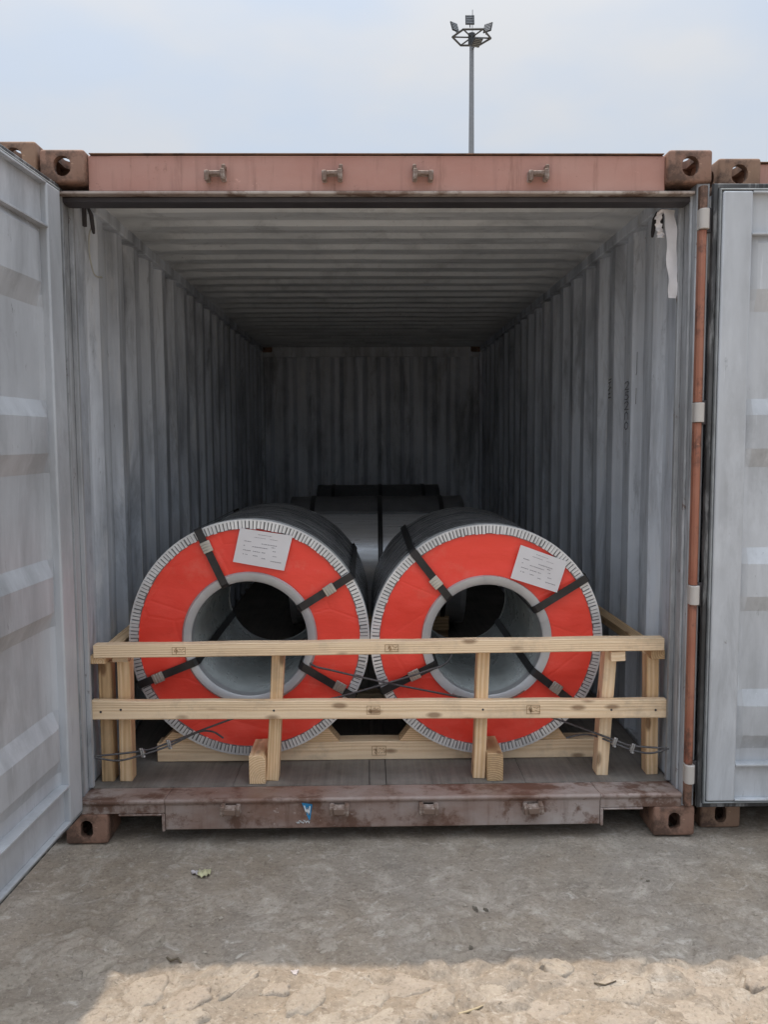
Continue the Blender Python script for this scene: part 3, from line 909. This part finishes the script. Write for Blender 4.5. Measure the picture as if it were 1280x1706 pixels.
front_coil(crr, .494, 1.0, ((130.8, .30), (32.6, 0), (205.0, .35), (-35.0, .46)), 'right steel coil with red face, its label sheet at upper right touching a strap', [(.596 - .456, 1.101 - .691), (.794 - .456, 1.028 - .691), (.752 - .456, .896 - .691), (.554 - .456, .96 - .691)], 5)

# ------------------------------------------------------------------ coils lying crosswise behind
def cross_coil(cx, cy, cz, R, W_, label, wrap0, wrap1):
    root = empty('steel_coil', (cx, cy, cz)); tag(root, label, 'coil', 'steel coils lying crosswise at the back')
    n = 96
    def ringx(m, r0, r1, x0, x1):
        a = []
        for r, x in ((r0, x0), (r1, x0), (r1, x1), (r0, x1)): a.append([(x, -r * math.cos(2 * PI * i / n), r * math.sin(2 * PI * i / n)) for i in range(n)])
        vs = [p for q in a for p in q]
        m.add(vs, [(k * n + i, k * n + (i + 1) % n, ((k + 1) % 4) * n + (i + 1) % n, ((k + 1) % 4) * n + i) for k in range(4) for i in range(n)])
    m = MB(); ringx(m, .25, R, -W_ / 2, W_ / 2); m.build('steel_body', 'steel', root, smooth=40)
    for s in (-1, 1):
        m = MB(); x0 = s * W_ / 2
        ringx(m, R - .03, R + .004, min(x0 - s * .03, x0 + s * .004), max(x0 - s * .03, x0 + s * .004)); m.build('edge_guard', 'galv', root, smooth=40)
    rows = []
    for i in range(41):
        t = math.radians(wrap0 + (wrap1 - wrap0) * i / 40)
        rows.append([(x, -(R + .007 + .004 * nz(x * 5, t * 3, 1)) * math.cos(t), (R + .007 + .004 * nz(x * 5, t * 3, 1)) * math.sin(t)) for x in [-W_ / 2 - .01 + (W_ + .02) * k / 20 for k in range(21)]])
    MB().sheet(rows).build('plastic_wrap', 'film_dull', root, smooth=60, solid=.001)
    for x in (-W_ * .375, 0.02, W_ * .375):
        m = MB(); ringx(m, R + .012, R + .0145, x - .016, x + .016); m.build('strap', 'strap', root, smooth=40)
    return root
cross_coil(.014, 2.93, .675, .455, 1.20, 'bare steel coil lying crosswise just behind the two red-faced coils', 52, 200)
cross_coil(.05, 5.15, .655, .440, 1.16, 'dark wrapped steel coil lying crosswise against the end wall', -20, 200)

# ------------------------------------------------------------------ timber
def plank(name, parent, a, b, wy, hz, mat='wood', roll=0.0, bev=.003):
    """timber from point a to b (centre line); wy = thickness front to back, hz = height across"""
    a, b = Vector(a), Vector(b); d = (b - a); L = d.length; d.normalize()
    up = Vector((0, 0, 1)) if abs(d.z) < .9 else Vector((-1, 0, 0))
    y = up.cross(d).normalized(); z = d.cross(y)
    R4 = Matrix((d, y, z)).transposed().to_4x4() @ Matrix.Rotation(roll, 4, 'X')
    rows = []
    m = MB(); n = max(2, int(L / .12))
    ra = random.Random(int(a.x * 1000) + int(a.z * 777)); ph = ra.uniform(0, 9)
    secs = []
    for i in range(n + 1):
        x = -L / 2 + L * i / n
        wob = .0012 * math.sin(i * 1.7 + ph)
        secs.append([(x, -wy / 2 + wob, -hz / 2), (x, wy / 2 + wob, -hz / 2), (x, wy / 2 + wob, hz / 2 + wob), (x, -wy / 2 + wob, hz / 2 + wob)])
    vs = [p for s_ in secs for p in s_]
    fs = [(0, 3, 2, 1), (4 * n, 4 * n + 1, 4 * n + 2, 4 * n + 3)]
    for i in range(n):
        for k in range(4): fs.append((4 * i + k, 4 * i + (k + 1) % 4, 4 * i + 4 + (k + 1) % 4, 4 * i + 4 + k))
    m.add(vs, fs)
    return m.build(name, mat, parent, bevel=bev, smooth=30, mx=Matrix.Translation((a + b) / 2) @ R4)

def stamp(pl, x, face, w=.034, h=.020, mat='stamp', seed=1):
    """small branded mark on the face at local y = face"""
    r = random.Random(seed); L = []
    L.append([(x - w, -h), (x + w, -h), (x + w, h), (x - w, h), (x - w, -h)]); L.append([(x - w * .35, -h), (x - w * .35, h)])
    for k in range(4):
        q = x - w * .8 + r.uniform(0, .01); L.append([(q, r.uniform(-h * .6, h * .6)), (q + .006, r.uniform(-h * .7, h * .7)), (q + .010, r.uniform(-h * .6, h * .6))])
    for k in range(5):
        q = x - w * .2 + k * w * .22; zz = h * .4 if k % 2 else -h * .35
        L.append([(q, zz + r.uniform(-.004, .004)), (q + .006, zz + r.uniform(-.004, .004)), (q + .009, zz + r.uniform(-.003, .003))])
    sgn = -1 if face < 0 else 1
    return strokes(L, .0016, lambda a, b: (a, face - sgn * .0003, b), (0, sgn, 0), 'stamp', mat, pl, .0007)

bar = empty('timber_barrier', (0, .2, .16))
tag(bar, 'nailed pine bracing fence standing in front of the red-faced coils', 'timber fence')
def P(x, y, z): return (x, y - .2, z - .16)
rt = plank('rail', bar, P(-1.140, .175, .716), P(1.137, .173, .724), .05, .052, 'wood_pale')
rl = plank('rail', bar, P(-1.161, .178, .475), P(1.158, .178, .455), .04, .074, 'wood_pale')
for x, sd in ((-.80, 3), (.045, 5)): stamp(rt, x, -.0262, .026, .014, seed=sd)
for x, sd in ((-.03, 7), (.615, 9)): stamp(rl, x, -.0212, .026, .017, seed=sd)
posts = [((-1.118, .245, .16), (-1.115, .235, .662), .064, 'wood_old'), ((-1.044, .245, .16), (-1.038, .235, .662), .064, 'wood'), ((-.446, .228, .16), (-.414, .225, .690), .060, 'wood'),
         ((.401, .228, .16), (.418, .225, .690), .062, 'wood'), ((.913, .250, .16), (.936, .228, .690), .068, 'wood_pale'), ((1.122, .250, .16), (1.110, .235, .668), .066, 'wood')]
for i, (a, b, w, mt) in enumerate(posts):
    q = plank('post', bar, P(*a), P(*b), w, .05, mt)
    if i in (3,):
        st_ = stamp(q, .14, -.0, .03, .012, seed=i)
        st_.matrix_local = Matrix.Rotation(PI / 2, 4, 'X') @ T(0, -.0255, 0) if False else Matrix.Rotation(0, 4, 'X')
        bpy.data.objects.remove(st_, do_unlink=True)
plank('side_rail', bar, P(-1.125, .16, .681), P(-1.120, 1.25, .690), .06, .034, 'wood')
plank('side_rail', bar, P(1.118, .165, .678), P(1.112, 1.25, .668), .055, .040, 'wood_old')
plank('cleat', bar, P(-1.075, .205, .679), P(-1.012, .205, .679), .05, .028, 'wood_pale')
plank('cleat', bar, P(.925, .187, .672), P(.985, .187, .674), .055, .040, 'wood_pale')
# nail heads on the rails
for (x, z) in ((-1.12, .47), (-1.04, .478), (-.43, .468), (.41, .462), (.93, .455), (1.11, .452)):
    m = MB(); m.tube([(0, .0, 0), (0, -.0015, 0)], .0048, 8); m.build('nail', 'dark', bar, smooth=0, mx=T(*P(x, .1578, z)))

cradle = empty('coil_cradle', (0, .45, .16)); tag(cradle, 'pine cradle beam with wedge chocks under the two red-faced coils', 'cradle')
def beamset(parent, y):
    o = plank('beam', parent, (-.967, y, .042), (.953, y, .040), .085, .080, 'wood_pale')
    for xa, xb, xt, ht in ((-.42, -.178, -.232, .066), (.082, .285, .130, .062), (.60, .812, .768, .060), (-.955, -.70, -.900, .054)):
        m = MB()
        lo = [(xa, .0815), (xb, .0815)]
        inner = xt
        if abs(xt - xa) < abs(xt - xb): pts = [(xa, .0815), (xb, .0815), (xt, .0815 + ht)]
        else: pts = [(xa, .0815), (xb, .0815), (xt, .0815 + ht)]
        m.prism(pts, y - .040, y + .045, 'Y'); m.build('wedge', 'wood', parent, bevel=.002)
    return o
bm_ = beamset(cradle, .005)
stamp(bm_, .0, -.0437, .030, .020, seed=21)
beamset(cradle, .70)

for x, lab in ((-.503, 'short squared pine block with end grain beside the left middle post'), (.463, 'short squared pine block with end grain beside the right middle post')):
    m = MB(); w = .033
    ch = .012 if x < 0 else .004
    m.prism([(-w, 0), (w, 0), (w, .100), (w - ch, .118), (-w, .116)], 0, .20, 'Y')
    # local x must run along the log so that the end grain faces the door
    m.v = [Vector((v.y, -v.x, v.z)) for v in m.v]
    o = m.build('timber_block', 'wood' if x < 0 else 'wood_old', bevel=.003)
    o.matrix_world = T(x, .168, .160) @ Matrix.Rotation(PI / 2, 4, 'Z')
    tag(o, lab, 'timber block', 'timber blocks on the sill')
for y, zt in ((2.93, .220), (5.15, .215)):
    cr = empty('coil_cradle', (0.01, y, .16)); tag(cr, 'timber cradle under the ' + ('bare steel coil behind the red-faced coils' if y < 4 else 'dark wrapped coil at the end wall'), 'cradle')
    for s in (-1, 1):
        plank('beam', cr, (-.5, s * .20, .03), (.5, s * .20, .03), .10, .06, 'wood_old')
        m = MB(); m.prism([(s * .16, .0605), (s * .30, .0605), (s * .30, .155), (s * .27, .155)], -.5, .5, 'X'); m.build('wedge', 'wood_old', cr)

# ------------------------------------------------------------------ wire rope lashings
def bez(pts, n=10):
    """Catmull-Rom through the points"""
    P_ = [Vector(p) for p in pts]; P_ = [P_[0] * 2 - P_[1]] + P_ + [P_[-1] * 2 - P_[-2]]; out = []
    for i in range(1, len(P_) - 2):
        for k in range(n):
            t = k / n; a, b, c, d = P_[i - 1:i + 3]
            out.append(.5 * ((2 * b) + (c - a) * t + (2 * a - 5 * b + 4 * c - d) * t * t + (3 * b - a - 3 * c + d) * t ** 3))
    out.append(P_[-2]); return out
def lashing(pts, tail, clips, label):
    root = empty('wire_rope', pts[0]); tag(root, label, 'wire rope', 'crossed wire ropes in front of the coils')
    o = Vector(pts[0])
    m = MB(); m.tube([p - o for p in bez(pts)], .0044, 8); m.build('strand', 'rope', root, smooth=60)
    m = MB(); m.tube([p - o for p in bez(tail)], .0042, 8); m.build('return_strand', 'rope', root, smooth=60)
    for c, ang in clips:
        m = MB(); mx = Matrix.Rotation(ang, 4, 'Y')
        m.box(-.010, .010, -.010, .012, -.018, .014)
        m.tube([(-.004, -.012, -.024), (-.004, -.012, .026)], .0035, 8); m.tube([(.006, -.012, -.024), (.006, -.012, .026)], .0035, 8)
        m.tube([(-.004, -.012, .018), (-.004, -.012, .027)], .008, 6); m.tube([(.006, -.012, -.016), (.006, -.012, -.024)], .008, 6)
        m.build('rope_clip', 'clip', root, bevel=.0015, mx=Matrix.Translation(Vector(c) - o) @ mx @ Matrix.Scale(.78, 4))
lashing([(-1.162, .150, .290), (-.966, .190, .297), (-.863, .215, .321), (-.60, .300, .395), (-.40, .345, .432), (-.212, .34, .456), (.015, .33, .520), (.20, .345, .572), (.285, .372, .60), (.33, .46, .655)],
        [(-1.162, .150, .290), (-1.06, .162, .268), (-.966, .180, .284), (-.863, .205, .311), (-.76, .26, .345), (-.70, .27, .345), (-.655, .275, .315)],
        [((-.966, .186, .292), -.2), ((-.863, .210, .317), -.2)], 'wire rope anchored at the left wall, running up into the right coil bore')
lashing([(1.158, .130, .302), (1.02, .172, .300), (.951, .185, .320), (.70, .300, .385), (.52, .345, .420), (.367, .345, .450), (.015, .337, .526), (-.20, .35, .575), (-.285, .368, .594), (-.34, .45, .625)],
        [(1.158, .130, .302), (1.09, .150, .276), (1.02, .166, .284), (.951, .180, .308), (.88, .24, .320), (.83, .26, .316), (.775, .27, .300)],
        [((1.02, .168, .292), .25), ((.951, .180, .314), .25)], 'wire rope anchored at the right wall, running up into the left coil bore')

# ------------------------------------------------------------------ strip and string in the top corners
hs = empty('hanging_strip', (1.13, .22, 2.44)); tag(hs, 'white torn strip hanging in the upper right corner of the container opening', 'strip')
pth = [(1.100, .150, 2.405), (1.106, .146, 2.415), (1.114, .142, 2.405), (1.120, .138, 2.34), (1.126, .136, 2.24), (1.130, .134, 2.15), (1.131, .134, 2.082)]
pts = bez(pth, 6)
rows = []
for i, p in enumerate(pts):
    w = .026 - .008 * (i / len(pts)) ** 3 + .003 * math.sin(i * .8)
    rows.append([(p.x - 1.13 + q * w * .95, p.y - .22 + q * w * .3 + .004 * math.cos(i * .5) * (q * q), p.z - 2.44) for q in (-1, -.3, .4, 1)])
MB().sheet(rows).build('strip', 'fabric', hs, smooth=80)
pts = bez([(1.106, .147, 2.414), (1.090, .15, 2.412), (1.076, .15, 2.39), (1.078, .155, 2.355), (1.086, .155, 2.33), (1.088, .156, 2.312)], 5)
rows = []
for i, p in enumerate(pts):
    w = .012 + .004 * math.sin(i * 1.9)
    rows.append([(p.x - 1.13 + q * w, p.y - .22 + .006 * math.sin(i + q * 2), p.z - 2.44 + .003 * math.sin(i * 2.3 + q)) for q in (-1, -.4, .3, 1)])
MB().sheet(rows).build('torn_end', 'fabric', hs, smooth=80)
pts = bez([(-1.150, .345, 2.40), (-1.152, .318, 2.36), (-1.155, .325, 2.29), (-1.158, .37, 2.235), (-1.160, .415, 2.222), (-1.160, .475, 2.230)], 6)
m = MB(); o0 = Vector(pts[0]); m.tube([p - o0 for p in pts], .0031, 6)
m.tube([pts[-1] - o0, pts[-1] - o0 + Vector((0, .012, .001))], .005, 6)
so = m.build('string', 'string', smooth=60); so.location = o0
tag(so, 'thin pale string dangling in the upper left corner of the container', 'string')

# ------------------------------------------------------------------ litter on the ground
def crumple(pts, mat, name, h, seed, parent=None):
    rows = []; r = random.Random(seed)
    c0, c1, c2, c3 = [Vector(p) for p in pts]; n = 7
    for k in range(n + 1):
        row = []
        for i in range(n + 1):
            u, v = i / n, k / n
            p = (c0 * (1 - u) + c1 * u) * (1 - v) + (c3 * (1 - u) + c2 * u) * v
            row.append((p.x + r.uniform(-.002, .002), p.y + r.uniform(-.002, .002), max(.003, h * (.45 + .75 * nz(u * 2.6, v * 2.6, seed)) + r.uniform(-.0025, .0025))))
        rows.append(row)
    return MB().sheet(rows).build(name, mat, parent, smooth=20)
lit = empty('paper_scrap', (-.655, -.228, ground_h(-.655, -.228))); tag(lit, 'crumpled yellowish paper scrap lying on the ground', 'paper scrap')
crumple([(-.010, .018), (.036, .014), (.030, -.036), (-.012, -.026)], 'litter', 'fold', .022, 12, lit)
crumple([(-.040, .012), (-.006, .018), (-.004, -.008), (-.028, -.016)], 'litter_grey', 'fold', .012, 5, lit)
o = crumple([(-.011, .008), (.012, .011), (.006, -.014), (-.004, -.010)], 'litter_grey', 'chip', .006, 8); o.location = (-.271, -.797, ground_h(-.271, -.797)); tag(o, 'small pale flake lying at the shadow edge', 'flake')
def twig(pts, r, mat, label, name='twig'):
    o = Vector((pts[0][0], pts[0][1], 0)); m = MB()
    m.tube([Vector((x, y, ground_h(x, y) + r * .8 + dz)) - o for x, y, dz in pts], [r * .8] + [r] * (len(pts) - 2) + [r * .5], 7)
    q = m.build(name, mat, smooth=60); q.location = o; tag(q, label, name)
twig([(.19, -.985, 0), (.215, -.968, .003), (.245, -.955, .002), (.262, -.945, 0)], .0035, 'straw', 'pale wood splinter in the sunlit foreground', 'splinter')
twig([(.59, -.872, 0), (.62, -.878, .002), (.655, -.868, .001)], .0028, 'twig', 'dark thin twig in the sunlit ground at right')
twig([(-.66, -.725, 0), (-.645, -.742, .004), (-.625, -.735, .006), (-.612, -.752, 0)], .004, 'twig', 'dark curled twig in the shade near the left shadow corner')
for (x, y, s, lab) in ((.300, -.478, .016, 'dark clod lying in the shaded ground, left of a close pair'), (.335, -.484, .014, 'dark clod lying in the shaded ground, right of a close pair'), (.261, -.683, .014, 'single dark clod near the shadow edge'), (.928, -.324, .009, 'small round dark lump on the ground at right')):
    m = stone_mesh(s * .75, s * .42, s * .5, int(x * 1000) * .37); q = m.build('clod', 'clod', smooth=50); q.location = (x, y, ground_h(x, y)); q.rotation_euler.z = x * 7; tag(q, lab, 'clod')

# ------------------------------------------------------------------ floodlight mast far behind
mast = empty('floodlight_mast', (7.63, 60, 0)); tag(mast, 'tall grey floodlight mast rising behind the container', 'light mast')
m = MB(); m.tube([(0, 0, 0), (0, 0, 10), (0, 0, 22), (0, 0, 30.6)], [.30, .26, .20, .155], 14); m.build('pole', 'mast', mast, smooth=60)
hz_ = 30.35; RH = 1.40
hexv = [(RH * math.cos(math.radians(a)), RH * math.sin(math.radians(a)), hz_) for a in (5, 62, 118, 182, 238, 298)]
m = MB()
for i in range(6): m.tube([hexv[i], hexv[(i + 1) % 6]], .075, 6)
fr = m.build('ring_frame', 'lamp', mast, smooth=0)
for i in range(6):
    m = MB(); m.tube([(0, 0, hz_), hexv[i]], .055, 6); m.build('spoke', 'lamp', fr, smooth=0)
m = MB(); m.tube([(0, 0, hz_ - .55), (0, 0, hz_ + .25)], .26, 12); m.build('hub', 'lamp', mast, smooth=40)
m = MB(); m.tube([(.05, 0, 30.6), (.05, 0, 32.25)], .022, 6); m.build('lightning_rod', 'lamp', mast)
def flood(ang, r, z, tilt, head):
    a = math.radians(ang)
    f = empty('floodlight', parent=mast)
    f.matrix_local = T(r * math.cos(a), r * math.sin(a), z) @ Matrix.Rotation(math.radians(head) - PI / 2, 4, 'Z') @ Matrix.Rotation(tilt, 4, 'X')
    MB().box(-.33, .33, -.04, .06, -.36, .36).build('housing', 'lamp', f, bevel=.02)
    for k in range(5):
        q = -.27 + k * .135
        MB().box(-.28, .28, .062, .085, q - .03, q + .03).build('lens', 'glass', f)
        MB().box(-.28, .28, -.065, -.042, q - .03, q + .03).build('cooling_fin', 'mast', f)
    MB().tube([(0, 0, -.36), (0, -.05, -.62)], .04, 6).build('bracket', 'lamp', f)
for ang, r, z, tl, hd_ in ((90, 1.15, 32.1, -.2, 90), (172, 1.22, 31.15, -.35, 128), (12, 1.22, 31.15, -.35, 52), (292, .75, 29.7, -1.1, 292)):
    flood(ang, r, z, tl, hd_)
